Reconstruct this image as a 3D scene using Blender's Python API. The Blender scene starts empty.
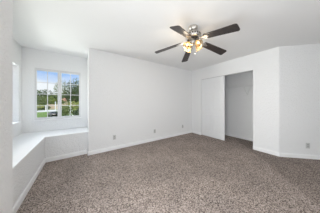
import bpy, bmesh, math, random
from mathutils import Vector, Matrix
C = bpy.context.collection
S = bpy.context.scene
PI = math.pi
R = math.radians

# ------------------------------------------------------------------ camera
CAM_H = 1.208
YAW = 55.65
cam_d = bpy.data.cameras.new('camera')
cam_d.sensor_width = 36.0
cam_d.sensor_fit = 'HORIZONTAL'
cam_d.lens = 115.5 / 320 * 36.0
cam_d.shift_y = -4.5 / 320
cam_d.clip_start = 0.02
cam_d.clip_end = 500
cam = bpy.data.objects.new('camera', cam_d)
C.objects.link(cam)
cam.location = (0, 0, CAM_H)
cam.rotation_euler = (PI / 2, 0, R(YAW - 90))
S.camera = cam

# ------------------------------------------------------------------ world, sun, lamps, exposure
w = bpy.data.worlds.new('sky')
S.world = w
w.use_nodes = True
nt = w.node_tree
nt.nodes.clear()
out = nt.nodes.new('ShaderNodeOutputWorld')
bg = nt.nodes.new('ShaderNodeBackground')
tc = nt.nodes.new('ShaderNodeTexCoord')
mp = nt.nodes.new('ShaderNodeMapping')
mp.inputs['Scale'].default_value = (1.2, 1.2, 3.2)
mp.inputs['Location'].default_value = (0.3, 0.0, 0.35)
nz = nt.nodes.new('ShaderNodeTexNoise')
nz.inputs['Scale'].default_value = 2.4
nz.inputs['Detail'].default_value = 5
rp = nt.nodes.new('ShaderNodeValToRGB')
rp.color_ramp.elements[0].position = 0.38
rp.color_ramp.elements[0].color = (0.38, 0.58, 0.95, 1)
rp.color_ramp.elements[1].position = 0.66
rp.color_ramp.elements[1].color = (0.93, 0.95, 1.0, 1)
nt.links.new(tc.outputs['Generated'], mp.inputs['Vector'])
nt.links.new(mp.outputs['Vector'], nz.inputs['Vector'])
sz = nt.nodes.new('ShaderNodeSeparateXYZ')
nt.links.new(tc.outputs['Generated'], sz.inputs[0])
hz_ = nt.nodes.new('ShaderNodeMapRange')      # hazier towards the horizon
hz_.inputs['From Min'].default_value = 0.04
hz_.inputs['From Max'].default_value = 0.30
hz_.inputs['To Min'].default_value = 0.22
hz_.inputs['To Max'].default_value = -0.10
nt.links.new(sz.outputs['Z'], hz_.inputs['Value'])
ad = nt.nodes.new('ShaderNodeMath')
ad.operation = 'ADD'
nt.links.new(nz.outputs['Fac'], ad.inputs[0])
nt.links.new(hz_.outputs['Result'], ad.inputs[1])
nt.links.new(ad.outputs[0], rp.inputs['Fac'])
nt.links.new(rp.outputs['Color'], bg.inputs['Color'])
bg.inputs['Strength'].default_value = 0.95
nt.links.new(bg.outputs['Background'], out.inputs['Surface'])

sd = bpy.data.lights.new('sun', 'SUN')
sd.energy = 3.6
sd.angle = R(1.0)
sd.color = (1.0, 0.95, 0.86)
sun = bpy.data.objects.new('sun', sd)
C.objects.link(sun)
sun.rotation_euler = Vector((-0.45, 0.55, -1.0)).to_track_quat('-Z', 'Y').to_euler()
sun.location = (6, -6, 12)

def area(name, loc, direction, sx, sy, power, col=(1, 1, 1)):
    d = bpy.data.lights.new(name, 'AREA')
    d.shape = 'RECTANGLE'
    d.size = sx
    d.size_y = sy
    d.energy = power
    d.color = col
    o = bpy.data.objects.new(name, d)
    C.objects.link(o)
    o.location = loc
    o.rotation_euler = Vector(direction).to_track_quat('-Z', 'Y').to_euler()
    return o

# added fill lamp in front of the rear wall, which has no window
area('rear_fill', (0.8, -2.45, 1.5), (-0.15, 1.0, 0.1), 1.8, 1.9, 22, (0.92, 0.965, 1.0))
# added fill lamp on the left wall beside the camera, no doorway there
area('left_fill', (-0.44, 0.38, 0.85), (1.0, 0.1, 0.12), 1.0, 1.4, 51, (0.92, 0.965, 1.0))
# added low uplight behind the camera, brightens the ceiling without any fixture
area('ceiling_fill', (0.45, -0.95, 0.25), (0.25, 0.85, 1.0), 1.7, 1.6, 15, (0.92, 0.965, 1.0))
# bright sky outside the bay, falling in through its two windows
area('bay_side_daylight', (-2.1, 4.25, 1.3), (1.0, -0.5, 0.0), 1.3, 1.6, 200, (1.0, 0.99, 0.975))
area('bay_rear_daylight', (-0.45, 5.0, 0.1), (0.0, -1.0, 0.7), 2.0, 1.0, 12, (1.0, 0.99, 0.975))

S.view_settings.view_transform = 'Standard'
S.view_settings.look = 'None'
S.view_settings.gamma = 1.0
S.view_settings.use_curve_mapping = False
S.view_settings.exposure = 0.10

# ------------------------------------------------------------------ materials
def mat(name, col, rough=0.6, metal=0.0, spec=0.5):
    m = bpy.data.materials.new(name)
    m.use_nodes = True
    b = m.node_tree.nodes['Principled BSDF']
    b.inputs['Base Color'].default_value = (*col, 1)
    b.inputs['Roughness'].default_value = rough
    b.inputs['Metallic'].default_value = metal
    b.inputs['Specular IOR Level'].default_value = spec
    return m

def bump(m, scale, strength, dist=0.003, detail=3, coord='Object'):
    t = m.node_tree
    b = t.nodes['Principled BSDF']
    c = t.nodes.new('ShaderNodeTexCoord')
    n = t.nodes.new('ShaderNodeTexNoise')
    n.inputs['Scale'].default_value = scale
    n.inputs['Detail'].default_value = detail
    bp = t.nodes.new('ShaderNodeBump')
    bp.inputs['Strength'].default_value = strength
    bp.inputs['Distance'].default_value = dist
    t.links.new(c.outputs[coord], n.inputs['Vector'])
    t.links.new(n.outputs['Fac'], bp.inputs['Height'])
    t.links.new(bp.outputs['Normal'], b.inputs['Normal'])
    return n

def mottled(name, c1, c2, scale, rough=0.8, lo=0.35, hi=0.65, detail=3):
    m = mat(name, c1, rough)
    t = m.node_tree
    b = t.nodes['Principled BSDF']
    c = t.nodes.new('ShaderNodeTexCoord')
    n = t.nodes.new('ShaderNodeTexNoise')
    n.inputs['Scale'].default_value = scale
    n.inputs['Detail'].default_value = detail
    r = t.nodes.new('ShaderNodeValToRGB')
    r.color_ramp.elements[0].position = lo
    r.color_ramp.elements[0].color = (*c1, 1)
    r.color_ramp.elements[1].position = hi
    r.color_ramp.elements[1].color = (*c2, 1)
    t.links.new(c.outputs['Object'], n.inputs['Vector'])
    t.links.new(n.outputs['Fac'], r.inputs['Fac'])
    t.links.new(r.outputs['Color'], b.inputs['Base Color'])
    return m

WALL = mat('wall_paint', (0.87, 0.87, 0.87), 0.75, spec=0.25)
bump(WALL, 48, 0.9, 0.013)
CEIL = mat('ceiling_paint', (0.88, 0.88, 0.875), 0.85, spec=0.2)
bump(CEIL, 60, 0.15, 0.003)
TRIM = mat('trim_paint', (0.93, 0.93, 0.93), 0.35)
VINYL = mat('window_vinyl', (0.74, 0.74, 0.74), 0.4)
DOORP = mat('door_paint', (0.84, 0.845, 0.85), 0.45)
PLATE = mat('outlet_plastic', (0.60, 0.60, 0.59), 0.35)
SLOT = mat('outlet_slot', (0.06, 0.06, 0.06), 0.6)
SOCK = mat('outlet_socket', (0.46, 0.46, 0.45), 0.4)
WIRE = mat('white_coated_wire', (0.82, 0.82, 0.82), 0.4)
ALU = mat('aluminium', (0.62, 0.62, 0.63), 0.4, 0.8)
NICKEL = mat('brushed_nickel', (0.62, 0.59, 0.55), 0.28, 1.0)
bump(NICKEL, 140, 0.05, 0.001)
DARKM = mat('dark_vents', (0.05, 0.045, 0.04), 0.5, 0.6)
BLADE = mottled('espresso_blade', (0.022, 0.018, 0.018), (0.042, 0.034, 0.031), 18, 0.36)

def thin_glass(name, tint=(1, 1, 1), gloss=0.06):
    m = bpy.data.materials.new(name)
    m.use_nodes = True
    t = m.node_tree
    t.nodes.clear()
    o = t.nodes.new('ShaderNodeOutputMaterial')
    tr = t.nodes.new('ShaderNodeBsdfTransparent')
    tr.inputs['Color'].default_value = (*tint, 1)
    gl = t.nodes.new('ShaderNodeBsdfGlossy')
    gl.inputs['Roughness'].default_value = 0.02
    mx = t.nodes.new('ShaderNodeMixShader')
    mx.inputs['Fac'].default_value = gloss
    t.links.new(tr.outputs[0], mx.inputs[1])
    t.links.new(gl.outputs[0], mx.inputs[2])
    t.links.new(mx.outputs[0], o.inputs['Surface'])
    return m
GLASS = thin_glass('window_glass', (0.97, 0.985, 0.98), 0.008)

def shade_glass():
    m = bpy.data.materials.new('amber_shade_glass')
    m.use_nodes = True
    t = m.node_tree
    t.nodes.clear()
    o = t.nodes.new('ShaderNodeOutputMaterial')
    tl = t.nodes.new('ShaderNodeBsdfTranslucent')
    tl.inputs['Color'].default_value = (0.34, 0.25, 0.13, 1)
    tr = t.nodes.new('ShaderNodeBsdfTransparent')
    tr.inputs['Color'].default_value = (0.88, 0.72, 0.48, 1)
    gl = t.nodes.new('ShaderNodeBsdfGlossy')
    gl.inputs['Roughness'].default_value = 0.1
    m1 = t.nodes.new('ShaderNodeMixShader')
    m1.inputs['Fac'].default_value = 0.5
    m2 = t.nodes.new('ShaderNodeMixShader')
    m2.inputs['Fac'].default_value = 0.12
    t.links.new(tl.outputs[0], m1.inputs[1])
    t.links.new(tr.outputs[0], m1.inputs[2])
    t.links.new(m1.outputs[0], m2.inputs[1])
    t.links.new(gl.outputs[0], m2.inputs[2])
    t.links.new(m2.outputs[0], o.inputs['Surface'])
    return m
SHADE = shade_glass()

BULB = mat('warm_bulb', (1.0, 0.85, 0.6), 0.4)
_b = BULB.node_tree.nodes['Principled BSDF']
_b.inputs['Emission Color'].default_value = (1.0, 0.66, 0.30, 1)
_b.inputs['Emission Strength'].default_value = 2.2

# carpet: grey-brown cut pile with speckle and brushed nap marks
CARPET = mat('carpet_pile', (0.2, 0.17, 0.15), 0.95, spec=0.1)
t = CARPET.node_tree
b = t.nodes['Principled BSDF']
tc = t.nodes.new('ShaderNodeTexCoord')
n1 = t.nodes.new('ShaderNodeTexNoise')
n1.inputs['Scale'].default_value = 72
n1.inputs['Detail'].default_value = 4
n1.inputs['Roughness'].default_value = 0.6
r1 = t.nodes.new('ShaderNodeValToRGB')
r1.color_ramp.elements[0].position = 0.33
r1.color_ramp.elements[0].color = (0.075, 0.058, 0.050, 1)
r1.color_ramp.elements[1].position = 0.67
r1.color_ramp.elements[1].color = (0.60, 0.505, 0.455, 1)
n2 = t.nodes.new('ShaderNodeTexNoise')          # nap brushed different ways
n2.inputs['Scale'].default_value = 2.2
n2.inputs['Detail'].default_value = 4
n2.inputs['Distortion'].default_value = 0.6
r2 = t.nodes.new('ShaderNodeValToRGB')
r2.color_ramp.elements[0].position = 0.40
r2.color_ramp.elements[0].color = (0.90, 0.90, 0.90, 1)
r2.color_ramp.elements[1].position = 0.60
r2.color_ramp.elements[1].color = (1.04, 1.03, 1.02, 1)
mu = t.nodes.new('ShaderNodeMixRGB')
mu.blend_type = 'MULTIPLY'
mu.inputs['Fac'].default_value = 1.0
bp = t.nodes.new('ShaderNodeBump')
bp.inputs['Strength'].default_value = 0.05
bp.inputs['Distance'].default_value = 0.008
t.links.new(tc.outputs['Object'], n1.inputs['Vector'])
t.links.new(tc.outputs['Object'], n2.inputs['Vector'])
vo = t.nodes.new('ShaderNodeTexVoronoi')       # single tufts of different tint
vo.inputs['Scale'].default_value = 115
t.links.new(tc.outputs['Object'], vo.inputs['Vector'])
vs_ = t.nodes.new('ShaderNodeSeparateColor')
t.links.new(vo.outputs['Color'], vs_.inputs[0])
mf = t.nodes.new('ShaderNodeMixRGB')
mf.inputs['Fac'].default_value = 0.32
t.links.new(n1.outputs['Fac'], mf.inputs['Color1'])
t.links.new(vs_.outputs[0], mf.inputs['Color2'])
t.links.new(mf.outputs['Color'], r1.inputs['Fac'])
t.links.new(n2.outputs['Fac'], r2.inputs['Fac'])
t.links.new(r1.outputs['Color'], mu.inputs['Color1'])
t.links.new(r2.outputs['Color'], mu.inputs['Color2'])
# one long uneven diagonal edge: the carpet colour is darker beyond it
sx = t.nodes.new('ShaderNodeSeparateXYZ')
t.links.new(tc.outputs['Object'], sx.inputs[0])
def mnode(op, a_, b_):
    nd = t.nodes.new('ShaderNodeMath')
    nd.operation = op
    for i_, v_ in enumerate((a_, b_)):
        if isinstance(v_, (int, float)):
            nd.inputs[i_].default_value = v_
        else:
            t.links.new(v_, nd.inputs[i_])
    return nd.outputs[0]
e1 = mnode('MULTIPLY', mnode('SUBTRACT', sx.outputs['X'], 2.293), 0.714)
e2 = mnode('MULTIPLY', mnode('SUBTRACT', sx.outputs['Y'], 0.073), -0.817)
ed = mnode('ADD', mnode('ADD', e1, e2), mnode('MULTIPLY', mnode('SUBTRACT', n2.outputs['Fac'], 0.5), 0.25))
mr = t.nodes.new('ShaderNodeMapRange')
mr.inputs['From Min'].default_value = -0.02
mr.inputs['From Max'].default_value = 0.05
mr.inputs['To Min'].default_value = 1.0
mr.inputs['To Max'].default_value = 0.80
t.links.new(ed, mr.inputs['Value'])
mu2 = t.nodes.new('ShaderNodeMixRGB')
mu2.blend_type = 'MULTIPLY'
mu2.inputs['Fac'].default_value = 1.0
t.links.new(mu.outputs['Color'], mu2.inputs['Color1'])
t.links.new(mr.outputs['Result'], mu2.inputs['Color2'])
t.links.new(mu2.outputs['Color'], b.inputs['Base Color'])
t.links.new(n1.outputs['Fac'], bp.inputs['Height'])
t.links.new(bp.outputs['Normal'], b.inputs['Normal'])

LAWN = mottled('lawn_grass', (0.09, 0.16, 0.03), (0.20, 0.30, 0.06), 3.0, 0.9)
CONC = mottled('pale_concrete', (0.62, 0.60, 0.57), (0.72, 0.70, 0.67), 1.5, 0.9)
TAN = mottled('tan_stucco', (0.55, 0.41, 0.30), (0.64, 0.50, 0.37), 2.0, 0.9)
TILE = mottled('clay_tile', (0.40, 0.19, 0.13), (0.52, 0.28, 0.19), 5.0, 0.8)
BARK = mottled('bark', (0.09, 0.06, 0.04), (0.17, 0.12, 0.08), 8.0, 0.9)
LEAFD = mottled('dark_leaf', (0.045, 0.075, 0.02), (0.11, 0.155, 0.045), 1.5, 0.6)
LEAFM = mottled('mid_leaf', (0.10, 0.14, 0.035), (0.22, 0.26, 0.08), 1.5, 0.6)
LEAFY = mottled('yellow_leaf', (0.22, 0.27, 0.045), (0.42, 0.44, 0.11), 1.5, 0.6)
LEAFG = mottled('grey_green_leaf', (0.14, 0.18, 0.07), (0.28, 0.32, 0.15), 1.5, 0.6)
HILLM = mottled('wooded_hill', (0.07, 0.10, 0.05), (0.13, 0.17, 0.08), 0.3, 0.9)
CARP = mat('black_car_paint', (0.012, 0.012, 0.014), 0.25)
CARG = mat('car_glass', (0.03, 0.035, 0.04), 0.1)
TYRE = mat('tyre_rubber', (0.015, 0.015, 0.015), 0.8)
WPOST = mat('white_post_paint', (0.85, 0.85, 0.84), 0.5)

# ------------------------------------------------------------------ mesh helpers
def obj(name, bm, m, parent=None, smooth=False, loc=None):
    me = bpy.data.meshes.new(name)
    bmesh.ops.recalc_face_normals(bm, faces=bm.faces[:])
    bm.to_mesh(me)
    bm.free()
    if smooth:
        for p in me.polygons:
            p.use_smooth = True
    me.materials.append(m)
    o = bpy.data.objects.new(name, me)
    C.objects.link(o)
    if parent:
        o.parent = parent
    if loc is not None:
        o.location = loc
    return o

def box(bm, x0, x1, y0, y1, z0, z1, M=None):
    vs = [bm.verts.new((x, y, z)) for x in (x0, x1) for y in (y0, y1) for z in (z0, z1)]
    for f in ((0, 1, 3, 2), (4, 6, 7, 5), (0, 4, 5, 1), (2, 3, 7, 6), (0, 2, 6, 4), (1, 5, 7, 3)):
        bm.faces.new([vs[i] for i in f])
    if M is not None:
        bmesh.ops.transform(bm, matrix=M, verts=vs)
    return vs

def prism(bm, pts, z0, z1):
    """vertical prism over a plan outline"""
    a = [bm.verts.new((x, y, z0)) for x, y in pts]
    c = [bm.verts.new((x, y, z1)) for x, y in pts]
    n = len(pts)
    bm.faces.new(a)
    bm.faces.new(c)
    for i in range(n):
        bm.faces.new((a[i], a[(i + 1) % n], c[(i + 1) % n], c[i]))
    return a + c

def rounded(pts, radii, seg=5):
    """round the chosen corners of a plan outline"""
    res = []
    n = len(pts)
    for i in range(n):
        p = Vector(pts[i])
        r = radii[i]
        if r <= 0:
            res.append(tuple(p))
            continue
        d0 = (Vector(pts[i - 1]) - p).normalized()
        d1 = (Vector(pts[(i + 1) % n]) - p).normalized()
        ang = d0.angle(d1)
        tl = r / math.tan(ang / 2)
        a = p + d0 * tl
        e = p + d1 * tl
        for k in range(seg + 1):
            s = k / seg
            res.append(tuple(a * (1 - s) ** 2 + p * 2 * s * (1 - s) + e * s ** 2))
    return res

def tube(bm, pts, r, seg=8, caps=True):
    rings = []
    n = len(pts)
    P = [Vector(p) for p in pts]
    for i in range(n):
        d = (P[min(i + 1, n - 1)] - P[max(i - 1, 0)]).normalized()
        up = Vector((0, 0, 1)) if abs(d.z) < 0.95 else Vector((1, 0, 0))
        u = d.cross(up).normalized()
        v = d.cross(u).normalized()
        rr = r[i] if isinstance(r, (list, tuple)) else r
        rings.append([bm.verts.new(P[i] + (u * math.cos(2 * PI * k / seg) + v * math.sin(2 * PI * k / seg)) * rr) for k in range(seg)])
    for i in range(n - 1):
        for k in range(seg):
            bm.faces.new((rings[i][k], rings[i][(k + 1) % seg], rings[i + 1][(k + 1) % seg], rings[i + 1][k]))
    if caps:
        bm.faces.new(rings[0])
        bm.faces.new(rings[-1])
    return [v for q in rings for v in q]

def lathe(bm, prof, seg=24, M=None, caps=True):
    """prof = [(radius, z)] turned about local z"""
    rings = []
    for r, z in prof:
        rings.append([bm.verts.new((r * math.cos(2 * PI * k / seg), r * math.sin(2 * PI * k / seg), z)) for k in range(seg)])
    for i in range(len(prof) - 1):
        for k in range(seg):
            bm.faces.new((rings[i][k], rings[i][(k + 1) % seg], rings[i + 1][(k + 1) % seg], rings[i + 1][k]))
    if caps:
        bm.faces.new(rings[0])
        bm.faces.new(rings[-1])
    vs = [v for q in rings for v in q]
    if M is not None:
        bmesh.ops.transform(bm, matrix=M, verts=vs)
    return vs

def structure(name, bm, m, parent=None, label=None, smooth=False):
    o = obj(name, bm, m, parent, smooth)
    if parent is None:
        o['kind'] = 'structure'
    return o

def thing(name, label, cat, loc=(0, 0, 0), rz=0, group=None):
    o = bpy.data.objects.new(name, None)
    C.objects.link(o)
    o.empty_display_size = 0.1
    o.location = loc
    o.rotation_euler = (0, 0, rz)
    o['label'] = label
    o['category'] = cat
    if group:
        o['group'] = group
    return o

def tag(o, label, cat, group=None, kind=None):
    if label:
        o['label'] = label
    if cat:
        o['category'] = cat
    if group:
        o['group'] = group
    if kind:
        o['kind'] = kind
    return o

def bevel(o, wdt, seg=2):
    m = o.modifiers.new('bevel', 'BEVEL')
    m.width = wdt
    m.segments = seg
    m.limit_method = 'ANGLE'
    return o

def autosmooth(o):
    for p in o.data.polygons:
        p.use_smooth = True
    m = o.modifiers.new('edges', 'EDGE_SPLIT')
    m.split_angle = R(35)
    return o

# ------------------------------------------------------------------ room plan (metres)
H = 2.44
XL = -0.48            # left wall face, beside the camera
YB0 = 1.53            # where the bay opens in the left wall
XK = -0.60            # front face of the left knee wall of the ledge
XA = -1.09            # left face of the bay
YK = 3.20             # front face of the rear knee wall
YW = 3.85             # window wall of the bay
XM = 0.13             # start of the far wall
YM = 3.076            # far wall face
XC = 3.634            # closet wall face
YC = 0.626            # bend of the closet wall to the 45 degree wall
XCB = 4.37            # back of the closet
CY0, CY1, CH = 1.102, 2.641, 2.035   # closet opening
LH = 0.51             # ledge height
YR = -2.6             # rear wall
XR = 5.6

bm = bmesh.new()
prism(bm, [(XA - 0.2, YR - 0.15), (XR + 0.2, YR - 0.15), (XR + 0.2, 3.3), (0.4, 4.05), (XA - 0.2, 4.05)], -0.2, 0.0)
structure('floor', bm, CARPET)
bm = bmesh.new()
prism(bm, [(XA - 0.2, YR - 0.15), (XR + 0.2, YR - 0.15), (XR + 0.2, 3.3), (0.4, 4.05), (XA - 0.2, 4.05)], H, H + 0.15)
structure('ceiling', bm, CEIL)

# left wall next to the camera, ends in a rounded corner at the bay
bm = bmesh.new()
prism(bm, rounded([(XL, YB0), (XL, YR), (XL - 0.75, YR), (XL - 0.75, YB0)], [0.02, 0, 0, 0]), 0, H)
(structure('wall_left', bm, WALL))
# far wall
bm = bmesh.new()
prism(bm, rounded([(XM, YM), (XC + 0.9, YM), (XC + 0.9, YM + 0.124), (XM, YM + 0.124)], [0.02, 0, 0, 0]), 0, H)
(structure('wall_far', bm, WALL))
# closet wall: two piers with softly rounded jambs, one of them bending into the 45 degree wall; header across the top
bm = bmesh.new()
ex = 2.15
th = 0.11
prism(bm, rounded([(XC, CY1), (XC + th, CY1), (XC + th, YM), (XC, YM)], [0.006, 0.006, 0, 0]), 0, CH)
wall_pts = [(XC, CY0), (XC, YC), (XC + ex, YC - ex), (XC + ex + th * 0.707, YC - ex + th * 0.707), (XC + th, YC + th * 0.414), (XC + th, CY0)]
prism(bm, rounded(wall_pts, [0.012, 0.03, 0, 0, 0, 0.012]), 0, CH)
top_pts = [(XC, YM)] + wall_pts[1:5] + [(XC + th, YM)]
prism(bm, rounded(top_pts, [0, 0.03, 0, 0, 0, 0]), CH, H)
(structure('wall_closet', bm, WALL))
# closet inner walls
bm = bmesh.new()
box(bm, XCB, XCB + 0.1, 0.72, YM, 0, H)
structure('wall_closet_back', bm, WALL)
bm = bmesh.new()
box(bm, XC + 0.11, XCB, 0.72, 0.82, 0, H)
structure('wall_closet_side', bm, WALL)
# rest of the room behind the camera, closed
bm = bmesh.new()
box(bm, XR, XR + 0.12, YR, YC - ex + 0.3, 0, H)
structure('wall_right', bm, WALL)
bm = bmesh.new()
box(bm, XA, XR, YR - 0.12, YR, 0, H)
structure('wall_rear', bm, WALL)

# bay walls with window openings
WX0, WX1, WZ0, WZ1 = -0.888, -0.014, 0.785, 2.007
bm = bmesh.new()
T = 0.16
box(bm, XA - T, WX0, YW, YW + T, 0, H)
box(bm, WX1, 0.36, YW, YW + T, 0, H)
box(bm, WX0, WX1, YW, YW + T, 0, WZ0)
box(bm, WX0, WX1, YW, YW + T, WZ1, H)
structure('wall_bay_far', bm, WALL)
VY0, VY1, VZ0, VZ1 = 2.30, 3.716, 0.785, 1.975
bm = bmesh.new()
box(bm, XA - T, XA, YB0 - 0.02, VY0, 0, H)
box(bm, XA - T, XA, VY1, YW, 0, H)
box(bm, XA - T, XA, VY0, VY1, 0, VZ0)
box(bm, XA - T, XA, VY0, VY1, VZ1, H)
structure('wall_bay_left', bm, WALL)
bm = bmesh.new()
box(bm, 0.20, 0.36, YM + 0.124, YW, 0, H)
structure('wall_bay_right', bm, WALL)

# window-seat ledge: knee walls plus one top
bm = bmesh.new()
prism(bm, [(XA, YB0), (XK, YB0), (XK, YK), (0.20, YK), (0.20, YW), (XA, YW)], 0, LH - 0.02)
structure('wall_knee', bm, WALL)
bm = bmesh.new()
prism(bm, rounded([(XA, YB0), (XK + 0.006, YB0), (XK + 0.006, YK - 0.006), (0.20, YK - 0.006), (0.20, YW), (XA, YW)], [0, 0, 0.004, 0, 0, 0]), LH - 0.02, LH)
bevel(structure('trim_1', bm, TRIM), 0.008, 3)

# baseboards
BH, BT = 0.088, 0.016
def baseboard(name, p0, p1, n):
    """p0 to p1 in plan, n = inward normal"""
    p0 = Vector(p0); p1 = Vector(p1); n = Vector(n).normalized()
    d = (p1 - p0)
    L = d.length
    d.normalize()
    prof = [(0, 0), (BT, 0), (BT, BH - 0.02), (BT * 0.55, BH - 0.006), (BT * 0.35, BH), (0, BH)]
    bmm = bmesh.new()
    a = [bmm.verts.new((p0.x + n.x * t_, p0.y + n.y * t_, z_)) for t_, z_ in prof]
    c = [bmm.verts.new((p1.x + n.x * t_, p1.y + n.y * t_, z_)) for t_, z_ in prof]
    bmm.faces.new(a); bmm.faces.new(c)
    for i in range(len(prof)):
        j = (i + 1) % len(prof)
        bmm.faces.new((a[i], a[j], c[j], c[i]))
    structure(name, bmm, TRIM)
baseboard('baseboard_far', (XM - BT, YM), (XC - 0.0, YM), (0, -1))
baseboard('baseboard_far_end', (XM, YM - BT), (XM, YK), (-1, 0))
baseboard('baseboard_knee_far', (XK + BT, YK), (XM, YK), (0, -1))
baseboard('baseboard_knee_left', (XK, YB0), (XK, YK), (1, 0))
baseboard('baseboard_left', (XL, YR), (XL, YB0), (1, 0))
baseboard('baseboard_closet_left', (XC, CY1), (XC, YM - BT), (-1, 0))
baseboard('baseboard_closet_right', (XC, YC - 0.005), (XC, CY0 - 0.005), (-1, 0))
baseboard('baseboard_angled', (XC - 0.003, YC - 0.002), (XC + ex, YC - ex), (-1, -1))
baseboard('baseboard_closet_back', (XCB, 0.82), (XCB, YM), (-1, 0))

# ------------------------------------------------------------------ windows (sliding sashes with 2 x 4 panes)
def make_window(name, width, z0, z1, loc, rz, d0):
    """built along local x from 0 to width, outside is +y; frame sits d0 behind the wall face"""
    root = bpy.data.objects.new(name, None)
    C.objects.link(root)
    root.location = loc
    root.rotation_euler = (0, 0, rz)
    root['kind'] = 'structure'
    d1 = d0 + 0.06
    f = 0.012
    bmm = bmesh.new()
    box(bmm, 0, f, d0, d1, z0, z1)
    box(bmm, width - f, width, d0, d1, z0, z1)
    box(bmm, f, width - f, d0, d1, z0, z0 + f)
    box(bmm, f, width - f, d0, d1, z1 - f, z1)
    obj('window_frame', bmm, VINYL, root)
    half = (width - 2 * f) / 2
    for k in range(2):
        xa = f + k * half
        xb = xa + half
        y0 = d0 + 0.006 + 0.022 * k
        y1 = y0 + 0.022
        s = 0.045
        sl, sr = (0.020, 0.036) if k == 0 else (0.036, 0.020)
        bmm = bmesh.new()
        box(bmm, xa, xa + sl, y0, y1, z0 + f, z1 - f)
        box(bmm, xb - sr, xb, y0, y1, z0 + f, z1 - f)
        box(bmm, xa + sl, xb - sr, y0, y1, z0 + f, z0 + f + s)
        box(bmm, xa + sl, xb - sr, y0, y1, z1 - f - s, z1 - f)
        sash = obj('sash', bmm, VINYL, root)
        bmm = bmesh.new()
        yg = y0 + 0.010
        mw = 0.0065
        xm = (xa + sl + xb - sr) / 2
        box(bmm, xm - mw, xm + mw, y0 + 0.003, yg - 0.001, z0 + f + s, z1 - f - s)
        gh = (z1 - z0 - 2 * f - 2 * s) / 4
        for q in (1, 2, 3):
            zz = z0 + f + s + q * gh
            box(bmm, xa + sl, xm - mw, y0 + 0.003, yg - 0.001, zz - mw, zz + mw)
            box(bmm, xm + mw, xb - sr, y0 + 0.003, yg - 0.001, zz - mw, zz + mw)
        obj('muntin_grid', bmm, VINYL, sash)
        bmm = bmesh.new()
        box(bmm, xa + sl, xb - sr, yg, yg + 0.004, z0 + f + s, z1 - f - s)
        obj('glass', bmm, GLASS, sash)
    # latch on the meeting stile
    bmm = bmesh.new()
    box(bmm, width / 2 - 0.008, width / 2 + 0.008, d0 - 0.008, d0 + 0.006, (z0 + z1) / 2 - 0.03, (z0 + z1) / 2 + 0.03)
    bevel(obj('latch', bmm, VINYL, root), 0.003)
    # sill lining
    bmm = bmesh.new()
    box(bmm, -0.01, width + 0.01, min(-0.022, d0 - 0.03), d0 if d0 > 0 else -0.006, z0 - 0.014, z0 + (0.0 if d0 < 0 else 0.01))
    bevel(obj('window_sill', bmm, TRIM, root), 0.004)
    return root
make_window('window_1', WX1 - WX0, WZ0, WZ1, (WX0, YW, 0), 0, -0.006)
make_window('window_2', VY1 - VY0, VZ0, VZ1, (XA, VY0, 0), PI / 2, 0.095)

# ------------------------------------------------------------------ closet: sliding doors, shelf
def make_closet_door(name, label, x, y0, y1):
    wdt = y1 - y0
    root = thing(name, label, 'closet door', (x, y0, 0.012), 0)
    z1 = CH - 0.026
    tk = 0.030
    # slab made of stiles and rails around six raised panels
    bmm = bmesh.new()
    st = 0.10
    rows = [(0.20, 0.78), (0.90, 1.52), (1.64, z1 - 0.12)]
    ym = wdt / 2
    box(bmm, 0.006, tk, 0, wdt, 0, z1)
    cols = [(st, ym - 0.05), (ym + 0.05, wdt - st)]
    for (a, c) in ((0, st), (ym - 0.05, ym + 0.05), (wdt - st, wdt)):
        box(bmm, 0, 0.006, a, c, 0, z1)
    prev = 0
    for (za, zb) in rows + [(z1, None)]:
        for (ya, yb) in cols:
            box(bmm, 0, 0.006, ya, yb, prev, za)
        prev = zb
    obj('door_slab', bmm, DOORP, root)
    for (za, zb) in rows:
        for (ya, yb) in cols:
            bmm = bmesh.new()
            g = 0.016
            vs = box(bmm, 0.0005, 0.0065, ya + g, yb - g, za + g, zb - g)
            for v in vs:
                if v.co.x < 0.003:
                    v.co.y += 0.018 if v.co.y < (ya + yb) / 2 else -0.018
                    v.co.z += 0.018 if v.co.z < (za + zb) / 2 else -0.018
            obj('raised_panel', bmm, DOORP, root)
    return root
make_closet_door('closet_door', 'white panelled sliding door covering the left half of the closet opening', XC + 0.026, 1.826, CY1 - 0.004)
bm = bmesh.new()
box(bm, XC + 0.020, XC + 0.105, CY0 + 0.002, CY1 - 0.002, CH - 0.012, CH)
structure('trim_2', bm, ALU)

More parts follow.
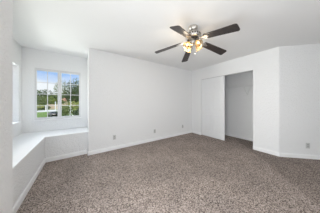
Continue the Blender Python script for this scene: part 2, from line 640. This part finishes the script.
shelf = thing('wire_shelf', 'white ventilated wire shelf on back wall inside the open closet', 'shelf', (0, 0, 0))
SZ = 1.705
SY0, SY1 = 0.825, YM - 0.005
SX0 = XCB - 0.305
bm = bmesh.new()
for xx in (SX0, SX0 + 0.1, SX0 + 0.2, XCB - 0.008):
    tube(bm, [(xx, SY0, SZ), (xx, SY1, SZ)], 0.0045, 6)
tube(bm, [(SX0, SY0, SZ - 0.045), (SX0, SY1, SZ - 0.045)], 0.0045, 6)
obj('rail', bm, WIRE, shelf)
bm = bmesh.new()
n = int((SY1 - SY0) / 0.0254)
for i in range(n):
    yy = SY0 + 0.012 + i * 0.0254
    tube(bm, [(SX0, yy, SZ - 0.045), (SX0, yy, SZ + 0.005), (XCB - 0.008, yy, SZ + 0.005)], 0.0022, 4)
dw = obj('deck_wires', bm, WIRE, shelf)
dw['kind'] = 'stuff'
for yb in (1.462, 2.45):
    bm = bmesh.new()
    tube(bm, [(SX0, yb, SZ - 0.047), (SX0 + 0.015, yb, SZ - 0.05), (XCB - 0.012, yb, SZ - 0.262)], 0.0065, 8)
    tube(bm, [(XCB - 0.012, yb, SZ - 0.262), (SX0 + 0.005, yb - 0.17, SZ - 0.05), (SX0, yb - 0.17, SZ - 0.047)], 0.0055, 8)
    br = obj('brace', bm, WIRE, shelf)
    bm = bmesh.new()
    box(bm, XCB - 0.016, XCB - 0.001, yb - 0.012, yb + 0.012, SZ - 0.29, SZ - 0.24)
    bevel(obj('wall_clip', bm, WIRE, br), 0.003)

# ------------------------------------------------------------------ outlets
def outlet(label, loc, rz):
    """faces local -y"""
    root = thing('wall_outlet', label, 'outlet', loc, rz, 'wall outlets')
    bmm = bmesh.new()
    box(bmm, -0.036, 0.036, -0.006, 0.0, -0.059, 0.059)
    bevel(obj('cover_plate', bmm, PLATE, root), 0.003)
    for s in (-1, 1):
        bmm = bmesh.new()
        pts = []
        for k in range(20):
            a = 2 * PI * k / 20
            pts.append((0.0175 * math.cos(a), max(-0.013, min(0.013, 0.0175 * math.sin(a)))))
        a_ = [bmm.verts.new((x, -0.0078, z + 0.0195 * s)) for x, z in pts]
        c_ = [bmm.verts.new((x, -0.0055, z + 0.0195 * s)) for x, z in pts]
        bmm.faces.new(a_)
        for k in range(20):
            bmm.faces.new((a_[k], a_[(k + 1) % 20], c_[(k + 1) % 20], c_[k]))
        so = obj('socket', bmm, SOCK, root)
        bmm = bmesh.new()
        for dx in (-0.0065, 0.0065):
            box(bmm, dx - 0.0014, dx + 0.0014, -0.0085, -0.0076, 0.0195 * s - 0.001, 0.0195 * s + 0.009)
        box(bmm, -0.0025, 0.0025, -0.0085, -0.0076, 0.0195 * s - 0.0095, 0.0195 * s - 0.005)
        obj('slots', bmm, SLOT, so)
    bmm = bmesh.new()
    lathe(bmm, [(0.003, 0.0), (0.003, 0.001), (0.0005, 0.0014)], 10, Matrix.Translation((0, -0.006, 0)) @ Matrix.Rotation(PI / 2, 4, 'X'))
    obj('screw', bmm, PLATE, root)
    return root
outlet('white wall outlet on the far wall, nearest to the window bay', (0.70, YM, 0.312), 0)
outlet('white wall outlet near the middle of the far wall, under the fan', (1.90, YM, 0.295), 0)
outlet('small white wall outlet on the far wall, close to the closet corner', (3.12, YM, 0.30), 0)
outlet('white wall outlet on the angled wall right of the closet', (4.003, 0.257, 0.275), -PI / 4)

# ------------------------------------------------------------------ ceiling fan
FX, FY = 1.523, 1.262
fan = thing('ceiling_fan', 'five-blade dark ceiling fan with nickel body and lit glass shades', 'ceiling fan', (FX, FY, H))
def lobj(name, prof, m, parent, seg=32, smooth=True, M=None):
    bmm = bmesh.new()
    lathe(bmm, prof, seg, M)
    o = obj(name, bmm, m, parent, False)
    autosmooth(o)
    return o
lobj('canopy', [(0.075, 0.0), (0.078, -0.012), (0.074, -0.03), (0.066, -0.052), (0.05, -0.066), (0.022, -0.072)], NICKEL, fan)
lobj('downrod', [(0.014, -0.06), (0.014, -0.10)], NICKEL, fan, 16)
motor = lobj('motor_housing', [(0.02, -0.085), (0.06, -0.090), (0.10, -0.104), (0.120, -0.125), (0.124, -0.150), (0.118, -0.172), (0.10, -0.188), (0.07, -0.196)], NICKEL, fan)
bm = bmesh.new()
for k in range(20):
    a = 2 * PI * k / 20
    box(bm, 0.1215, 0.1255, -0.010, 0.010, -0.158, -0.136, Matrix.Rotation(a, 4, 'Z'))
obj('vent_slots', bm, DARKM, motor)
lobj('flywheel', [(0.085, -0.196), (0.095, -0.202), (0.095, -0.214), (0.06, -0.218)], DARKM, fan)
lobj('switch_housing', [(0.055, -0.214), (0.060, -0.222), (0.062, -0.262), (0.054, -0.278), (0.030, -0.284), (0.012, -0.296), (0.001, -0.30)], NICKEL, fan)

HUBZ = -0.205
DROOP = R(11.5)
PITCH = R(12)
RB0, RB1 = 0.205, 0.672
def blade_mesh():
    bmm = bmesh.new()
    # outline: narrower at the root, rounded corners at the tip
    pts = []
    L = RB1 - RB0
    w0, w1 = 0.053, 0.068
    rc = 0.028
    pts.append((0.0, -w0 + 0.012)); pts.append((0.010, -w0))
    for k in range(6):
        a = -PI / 2 + (PI / 2) * k / 5
        pts.append((L - rc + rc * math.cos(a), -w1 + rc + rc * math.sin(a)))
    for k in range(6):
        a = (PI / 2) * k / 5
        pts.append((L - rc + rc * math.cos(a), w1 - rc + rc * math.sin(a)))
    pts.append((0.010, w0)); pts.append((0.0, w0 - 0.012))
    prism(bmm, [(x + RB0, y) for x, y in pts], -0.004, 0.004)
    return bmm
def iron_mesh():
    bmm = bmesh.new()
    # curved arm from the flywheel to the blade, then a three-lobed plate under the blade
    for s in (-1, 1):
        tube(bmm, [(0.075, 0.008 * s, -0.004), (0.11, 0.020 * s, -0.010), (0.15, 0.026 * s, -0.012), (0.19, 0.018 * s, -0.010), (0.225, 0.022 * s, -0.009)], [0.009, 0.008, 0.007, 0.007, 0.008], 8)
    pts = []
    for k in range(28):
        a = 2 * PI * k / 28
        r_ = 0.034 + 0.007 * math.cos(3 * a)
        pts.append((0.232 + r_ * math.cos(a) * 1.25, r_ * math.sin(a)))
    prism(bmm, pts, -0.010, -0.0045)
    return bmm
def screw_mesh(x, y):
    bmm = bmesh.new()
    lathe(bmm, [(0.005, -0.0098), (0.005, -0.0115), (0.002, -0.013)], 10, Matrix.Translation((x, y, 0)))
    return bmm
THETAS = [0, 72, 144, -144, -72]
first = None
for th_ in THETAS:
    az = R(YAW - th_ + 0.5)
    Mx = Matrix.Translation((0, 0, HUBZ)) @ Matrix.Rotation(az, 4, 'Z') @ Matrix.Rotation(DROOP, 4, 'Y') @ Matrix.Rotation(-PITCH, 4, 'X')
    if first is None:
        bl = obj('blade', blade_mesh(), BLADE, fan)
        ir = obj('blade_iron', iron_mesh(), NICKEL, fan)
        autosmooth(ir)
        sc_ = [tag(obj('screw', screw_mesh(x_, y_), NICKEL, ir), None, None) for x_, y_ in ((0.212, -0.018), (0.212, 0.018), (0.262, 0.0))]
        first = (bl, ir, sc_)
    else:
        bl = first[0].copy(); C.objects.link(bl); bl.parent = fan
        ir = first[1].copy(); C.objects.link(ir); ir.parent = fan
        for q_ in first[2]:
            qc = q_.copy(); C.objects.link(qc); qc.parent = ir
    bl.matrix_local = Mx
    ir.matrix_local = Mx

# light kit: four arms with flared glass shades, bulbs inside
LIT = [(20, 1), (110, 1), (200, 1), (290, 1)]
for i, (a, lit) in enumerate(LIT):
    az = R(YAW + 25 + 90 * i)
    rot = Matrix.Rotation(az, 4, 'Z')
    tilt = Matrix.Translation((0.072, 0, -0.262)) @ Matrix.Rotation(PI - R(42), 4, 'Y')     # local z runs out of the socket, down and outwards
    M = rot @ tilt
    bm = bmesh.new()
    tube(bm, [(0.045, 0, -0.246), (0.062, 0, -0.246), (0.076, 0, -0.258)], 0.009, 8)
    bmesh.ops.transform(bm, matrix=rot, verts=bm.verts[:])
    arm = obj('light_arm', bm, NICKEL, fan, True)
    bm = bmesh.new()
    lathe(bm, [(0.012, -0.012), (0.022, -0.006), (0.024, 0.022), (0.018, 0.024)], 16, M)
    obj('socket_cup', bm, NICKEL, arm, True)
    bm = bmesh.new()
    # fluted bell-shaped glass
    seg = 24
    prof = [(0.024, 0.012), (0.030, 0.026), (0.036, 0.046), (0.041, 0.068), (0.049, 0.088), (0.060, 0.104)]
    rings = []
    for q, (r_, z_) in enumerate(prof):
        fl = 0.05 * q / (len(prof) - 1)
        rings.append([bm.verts.new((r_ * (1 + fl * math.cos(8 * 2 * PI * k / seg)) * math.cos(2 * PI * k / seg), r_ * (1 + fl * math.cos(8 * 2 * PI * k / seg)) * math.sin(2 * PI * k / seg), z_)) for k in range(seg)])
    for q in range(len(prof) - 1):
        for k in range(seg):
            bm.faces.new((rings[q][k], rings[q][(k + 1) % seg], rings[q + 1][(k + 1) % seg], rings[q + 1][k]))
    bmesh.ops.transform(bm, matrix=M, verts=bm.verts[:])
    obj('lamp_shade', bm, SHADE, fan, True)
    bm = bmesh.new()
    lathe(bm, [(0.010, 0.022), (0.013, 0.034), (0.019, 0.050), (0.019, 0.064), (0.013, 0.076), (0.001, 0.082)], 14, M)
    obj('bulb', bm, BULB, fan, True)
    pl = bpy.data.lights.new('fan_bulb_light', 'POINT')
    pl.energy = (3.4, 1.3, 1.0, 1.3)[i]
    pl.color = (1.0, 0.86, 0.68)
    pl.shadow_soft_size = 0.03
    po = bpy.data.objects.new('fan_bulb_light', pl)
    C.objects.link(po)
    po.location = Vector((FX, FY, H)) + (M @ Vector((0, 0, 0.135)))
for (dx, dy, ln) in ((0.03, -0.02, 0.14), (-0.03, 0.015, 0.10)):
    bm = bmesh.new()
    tube(bm, [(dx, dy, -0.28), (dx, dy, -0.28 - ln)], 0.0016, 6)
    lathe(bm, [(0.001, 0.0), (0.005, -0.006), (0.005, -0.018), (0.001, -0.024)], 10, Matrix.Translation((dx, dy, -0.28 - ln)))
    obj('pull_chain', bm, NICKEL, fan, True)

# ------------------------------------------------------------------ outside the bay window
GZ = -3.0             # the room is upstairs
K = 2.8
fw = Vector((math.cos(R(YAW)), math.sin(R(YAW)), 0))
rt = Vector((math.sin(R(YAW)), -math.cos(R(YAW)), 0))
def at(u, z, h=GZ):
    """point at forward distance z and bearing u (lateral over forward)"""
    p = (fw * z + rt * (u * z)) * K
    return Vector((p.x, p.y, h))
bm = bmesh.new()
box(bm, -420, 160, 4.3, 300, GZ - 0.3, GZ)
structure('ground', bm, LAWN)
def strip(name, u0, u1, za, zb, h, m):
    bmm = bmesh.new()
    a, b_, c, d = at(u0, za), at(u1, za), at(u1, zb), at(u0, zb)
    prism(bmm, [(a.x, a.y), (b_.x, b_.y), (c.x, c.y), (d.x, d.y)], GZ, GZ + h)
    return structure(name, bmm, m)
# pale driveway slab running across behind the lawn
bm = bmesh.new()
q = [at(-1.35, 14.6), at(-0.78, 20.0), at(-0.78, 24.5), at(-1.35, 18.0)]
prism(bm, [(p.x, p.y) for p in q], GZ, GZ + 0.04)
structure('driveway', bm, CONC)

def leaves(bmm, centre, rad, n, size, rnd):
    for _ in range(n):
        d = Vector((rnd.gauss(0, 1), rnd.gauss(0, 1), rnd.gauss(0, 1))).normalized()
        rr = rnd.uniform(0.55, 1.0) ** 0.5
        p = Vector(centre) + Vector((d.x * rad[0], d.y * rad[1], d.z * rad[2])) * rr
        s = size * rnd.uniform(0.6, 1.3)
        nrm = (d + Vector((rnd.uniform(-.8, .8), rnd.uniform(-.8, .8), rnd.uniform(-.3, 1.0)))).normalized()
        u = nrm.orthogonal().normalized()
        u = Matrix.Rotation(rnd.uniform(0, 2 * PI), 3, nrm) @ u
        v = nrm.cross(u)
        vs = [bmm.verts.new(p + u * s), bmm.verts.new(p + v * s * 0.55), bmm.verts.new(p - u * s), bmm.verts.new(p - v * s * 0.55)]
        bmm.faces.new(vs)

def shrub(name, label, cat, base, rad, m, seed, n=700, size=0.14, trunk=0.0, blobs=6, group=None):
    """a leafy crown of several clumps over stems that reach the ground"""
    rnd = random.Random(seed)
    rad = tuple(r_ * K for r_ in rad)
    size *= K * 0.8
    trunk *= K
    n = int(n * 1.3)
    root = thing(name, label, cat, base, 0, group)
    bmm = bmesh.new()
    cz = trunk + rad[2]
    cl = []
    for i in range(blobs):
        c = (rnd.uniform(-.55, .55) * rad[0], rnd.uniform(-.55, .55) * rad[1], cz + rnd.uniform(-.45, .5) * rad[2])
        k = rnd.uniform(0.45, 0.65)
        cl.append(c)
        leaves(bmm, c, (rad[0] * k, rad[1] * k, rad[2] * k), n // blobs, size, rnd)
    obj('foliage', bmm, m, root)
    bmm = bmesh.new()
    tr = 0.05 * rad[2] + 0.02
    top = max(trunk, rad[2] * 0.4)
    tube(bmm, [(0, 0, 0), (0.02, 0.01, top * 0.5), (0, 0, top)], [tr * 1.3, tr, tr * 0.8], 8)
    for c in cl:
        tube(bmm, [(0, 0, top * 0.9), ((c[0]) * 0.5, c[1] * 0.5, (top + c[2]) / 2), c], [tr * 0.6, tr * 0.4, tr * 0.15], 5)
    obj('trunk', bmm, BARK, root)
    return root

# far wooded hill and trees (left sash, skyline)
bm = bmesh.new()
rnd = random.Random(4)
N = 60
ring = []
for i in range(N + 1):
    u = -1.9 + 1.6 * i / N
    hgt = 4.6 + 1.3 * math.sin(i * 0.35) + rnd.uniform(-0.5, 0.5)
    a = at(u, 62, GZ); c = at(u, 72, hgt * K); d = at(u, 90, GZ)
    ring.append([bm.verts.new(a), bm.verts.new(at(u, 66, hgt * K * 0.7)), bm.verts.new(c), bm.verts.new(d)])
for i in range(N):
    for k in range(3):
        bm.faces.new((ring[i][k], ring[i + 1][k], ring[i + 1][k + 1], ring[i][k + 1]))
structure('hillside', bm, HILLM, None, None, True)

shrub('tree', 'dark rounded tree at the left end of the skyline outside window', 'tree', at(-1.03, 34), (2.6, 2.6, 2.2), LEAFD, 11, 1100, 0.24, 0.8)
shrub('tree', 'low dark tree next right of the leftmost skyline tree', 'tree', at(-0.965, 42), (2.2, 2.2, 1.95), LEAFM, 12, 900, 0.24, 0.6)
shrub('tree', 'dark tree at the right end of the left sash skyline', 'tree', at(-0.905, 49), (3.2, 3.2, 2.55), LEAFD, 13, 1000, 0.24, 0.6)
shrub('tree', 'big dark tree rising highest at the right edge of the window', 'tree', at(-0.715, 17), (1.5, 1.6, 2.2), LEAFD, 14, 2200, 0.13, 0.6, 9)
shrub('tree', 'sparse tree reaching into the sky in the right sash', 'tree', at(-0.785, 29.5), (2.9, 2.2, 3.4), LEAFG, 15, 1500, 0.17, 0.8, 9)
shrub('bush', 'olive green bush at the left edge of the window view', 'bush', at(-1.035, 25), (1.9, 1.5, 1.5), LEAFM, 21, 1300, 0.15)
shrub('bush', 'bright yellow-green bush above the tan garden wall', 'bush', at(-0.918, 30.0), (2.0, 1.5, 1.7), LEAFY, 22, 900, 0.17, 0.25)
shrub('bush', 'yellow-green bush at the lower left beside the driveway', 'bush', at(-1.06, 19.4), (0.8, 0.8, 0.55), LEAFY, 23, 600, 0.11)
shrub('bush', 'very dark low bush on the left behind the driveway', 'bush', at(-1.00, 21.3), (1.0, 0.9, 0.62), LEAFD, 24, 700, 0.12)
shrub('bush', 'leafy olive bush filling the bottom left of the right sash', 'bush', at(-0.82, 11.5), (0.85, 0.8, 0.62), LEAFM, 25, 1100, 0.085)
shrub('bush', 'yellow-green bush under the big dark tree in right sash', 'bush', at(-0.735, 13), (0.85, 0.8, 0.85), LEAFY, 26, 1100, 0.09)
shrub('bush', 'dark bush in the bottom right corner of the right sash', 'bush', at(-0.70, 10.5), (0.5, 0.5, 0.52), LEAFD, 27, 800, 0.075)

# tan garden wall at the far side of the driveway
p0, p1 = at(-0.985, 23.6), at(-0.84, 25.6)
d = (p1 - p0)
L = d.length
gw = thing('garden_wall', 'low tan stucco garden wall behind the driveway outside', 'wall', p0, math.atan2(d.y, d.x))
bm = bmesh.new(); box(bm, 0, L, -0.15, 0.15, 0, 2.7)
obj('wall_body', bm, TAN, gw)
bm = bmesh.new(); box(bm, -0.05, L + 0.05, -0.24, 0.24, 2.7, 2.9)
obj('coping', bm, TAN, gw)

def post(label, base, hgt):
    bmm = bmesh.new()
    box(bmm, -0.2, 0.2, -0.2, 0.2, 0, hgt)
    lathe(bmm, [(0.32, hgt), (0.32, hgt + 0.08), (0.05, hgt + 0.3)], 4)
    o = obj('post', bmm, WPOST, None, False, base)
    tag(o, label, 'post')
post('white post beside the dark bush behind the driveway', at(-0.988, 20.3), 2.4)
post('white post standing in front of the tan garden wall', at(-0.905, 22.9), 4.2)

# neighbour's house: tan walls, clay tile roof, seen between the trees of the right sash
hp = at(-0.785, 37)
house = thing('house', 'tan house with clay tile roof behind the bushes of right sash', 'house', hp, R(12))
bm = bmesh.new(); box(bm, -7, 7, 0, 10, 0, 5.2)
wl = obj('house_wall', bm, TAN, house)
bm = bmesh.new()
a = [bm.verts.new(v) for v in ((-8, -1, 5.1), (8, -1, 5.1), (8, 11, 5.1), (-8, 11, 5.1), (-4, 5, 7.6), (4, 5, 7.6))]
for f in ((0, 1, 5, 4), (1, 2, 5), (2, 3, 4, 5), (3, 0, 4), (0, 3, 2, 1)):
    bm.faces.new([a[i] for i in f])
obj('roof', bm, TILE, house)
for x in (-5.5, -1.0, 3.5):
    bm = bmesh.new(); box(bm, x, x + 1.8, -0.05, 0.02, 2.6, 4.4)
    hw = obj('house_window', bm, WPOST, house)
    bm = bmesh.new(); box(bm, x + 0.12, x + 1.68, -0.08, -0.05, 2.72, 4.28)
    obj('pane', bm, CARG, hw)

# black car parked at the near edge of the lawn
car = thing('car', 'black car parked on the grass at the bottom of the left sash', 'car', at(-0.925, 11.9), R(112))
bm = bmesh.new()
def loft(bm, secs):
    rows = [[bm.verts.new(v) for v in s_] for s_ in secs]
    for i in range(len(rows) - 1):
        for k in range(len(rows[i])):
            j = (k + 1) % len(rows[i])
            bm.faces.new((rows[i][k], rows[i][j], rows[i + 1][j], rows[i + 1][k]))
    bm.faces.new(rows[0]); bm.faces.new(rows[-1])
def car_sec(x, wd, zl, zb):
    return [(x, -wd, zl), (x, -wd * 1.02, (zl + zb) / 2), (x, -wd * 0.93, zb), (x, wd * 0.93, zb), (x, wd * 1.02, (zl + zb) / 2), (x, wd, zl)]
loft(bm, [car_sec(-2.2, 0.78, 0.35, 0.75), car_sec(-2.1, 0.86, 0.25, 0.92), car_sec(-1.2, 0.90, 0.22, 0.97), car_sec(0.7, 0.90, 0.22, 0.95), car_sec(1.9, 0.86, 0.24, 0.80), car_sec(2.2, 0.74, 0.32, 0.66)])
bevel(obj('body', bm, CARP, car), 0.05, 2)
bm = bmesh.new()
def cab(x0, x1, wd, z): return [(x0, -wd, z), (x1, -wd, z), (x1, wd, z), (x0, wd, z)]
loft(bm, [cab(-1.85, 1.05, 0.82, 0.93), cab(-1.35, 0.35, 0.66, 1.40)])
obj('cabin_glass', bm, CARG, car)
bm = bmesh.new()
loft(bm, [cab(-1.36, 0.36, 0.67, 1.395), cab(-1.28, 0.25, 0.62, 1.45)])
obj('roof', bm, CARP, car)
for x in (-1.35, 1.35):
    for y in (-0.82, 0.82):
        bm = bmesh.new()
        lathe(bm, [(0.02, -0.1), (0.30, -0.1), (0.33, -0.07), (0.33, 0.07), (0.30, 0.1), (0.02, 0.1)], 20, Matrix.Translation((x, y, 0.33)) @ Matrix.Rotation(PI / 2, 4, 'X'))
        wh = obj('wheel', bm, TYRE, car)
        bm = bmesh.new()
        lathe(bm, [(0.02, 0.0), (0.19, 0.0), (0.21, -0.01)], 16, Matrix.Translation((x, y + (0.105 if y > 0 else -0.105), 0.33)) @ Matrix.Rotation(PI / 2 if y < 0 else -PI / 2, 4, 'X'))
        obj('hub_cap', bm, ALU, wh)
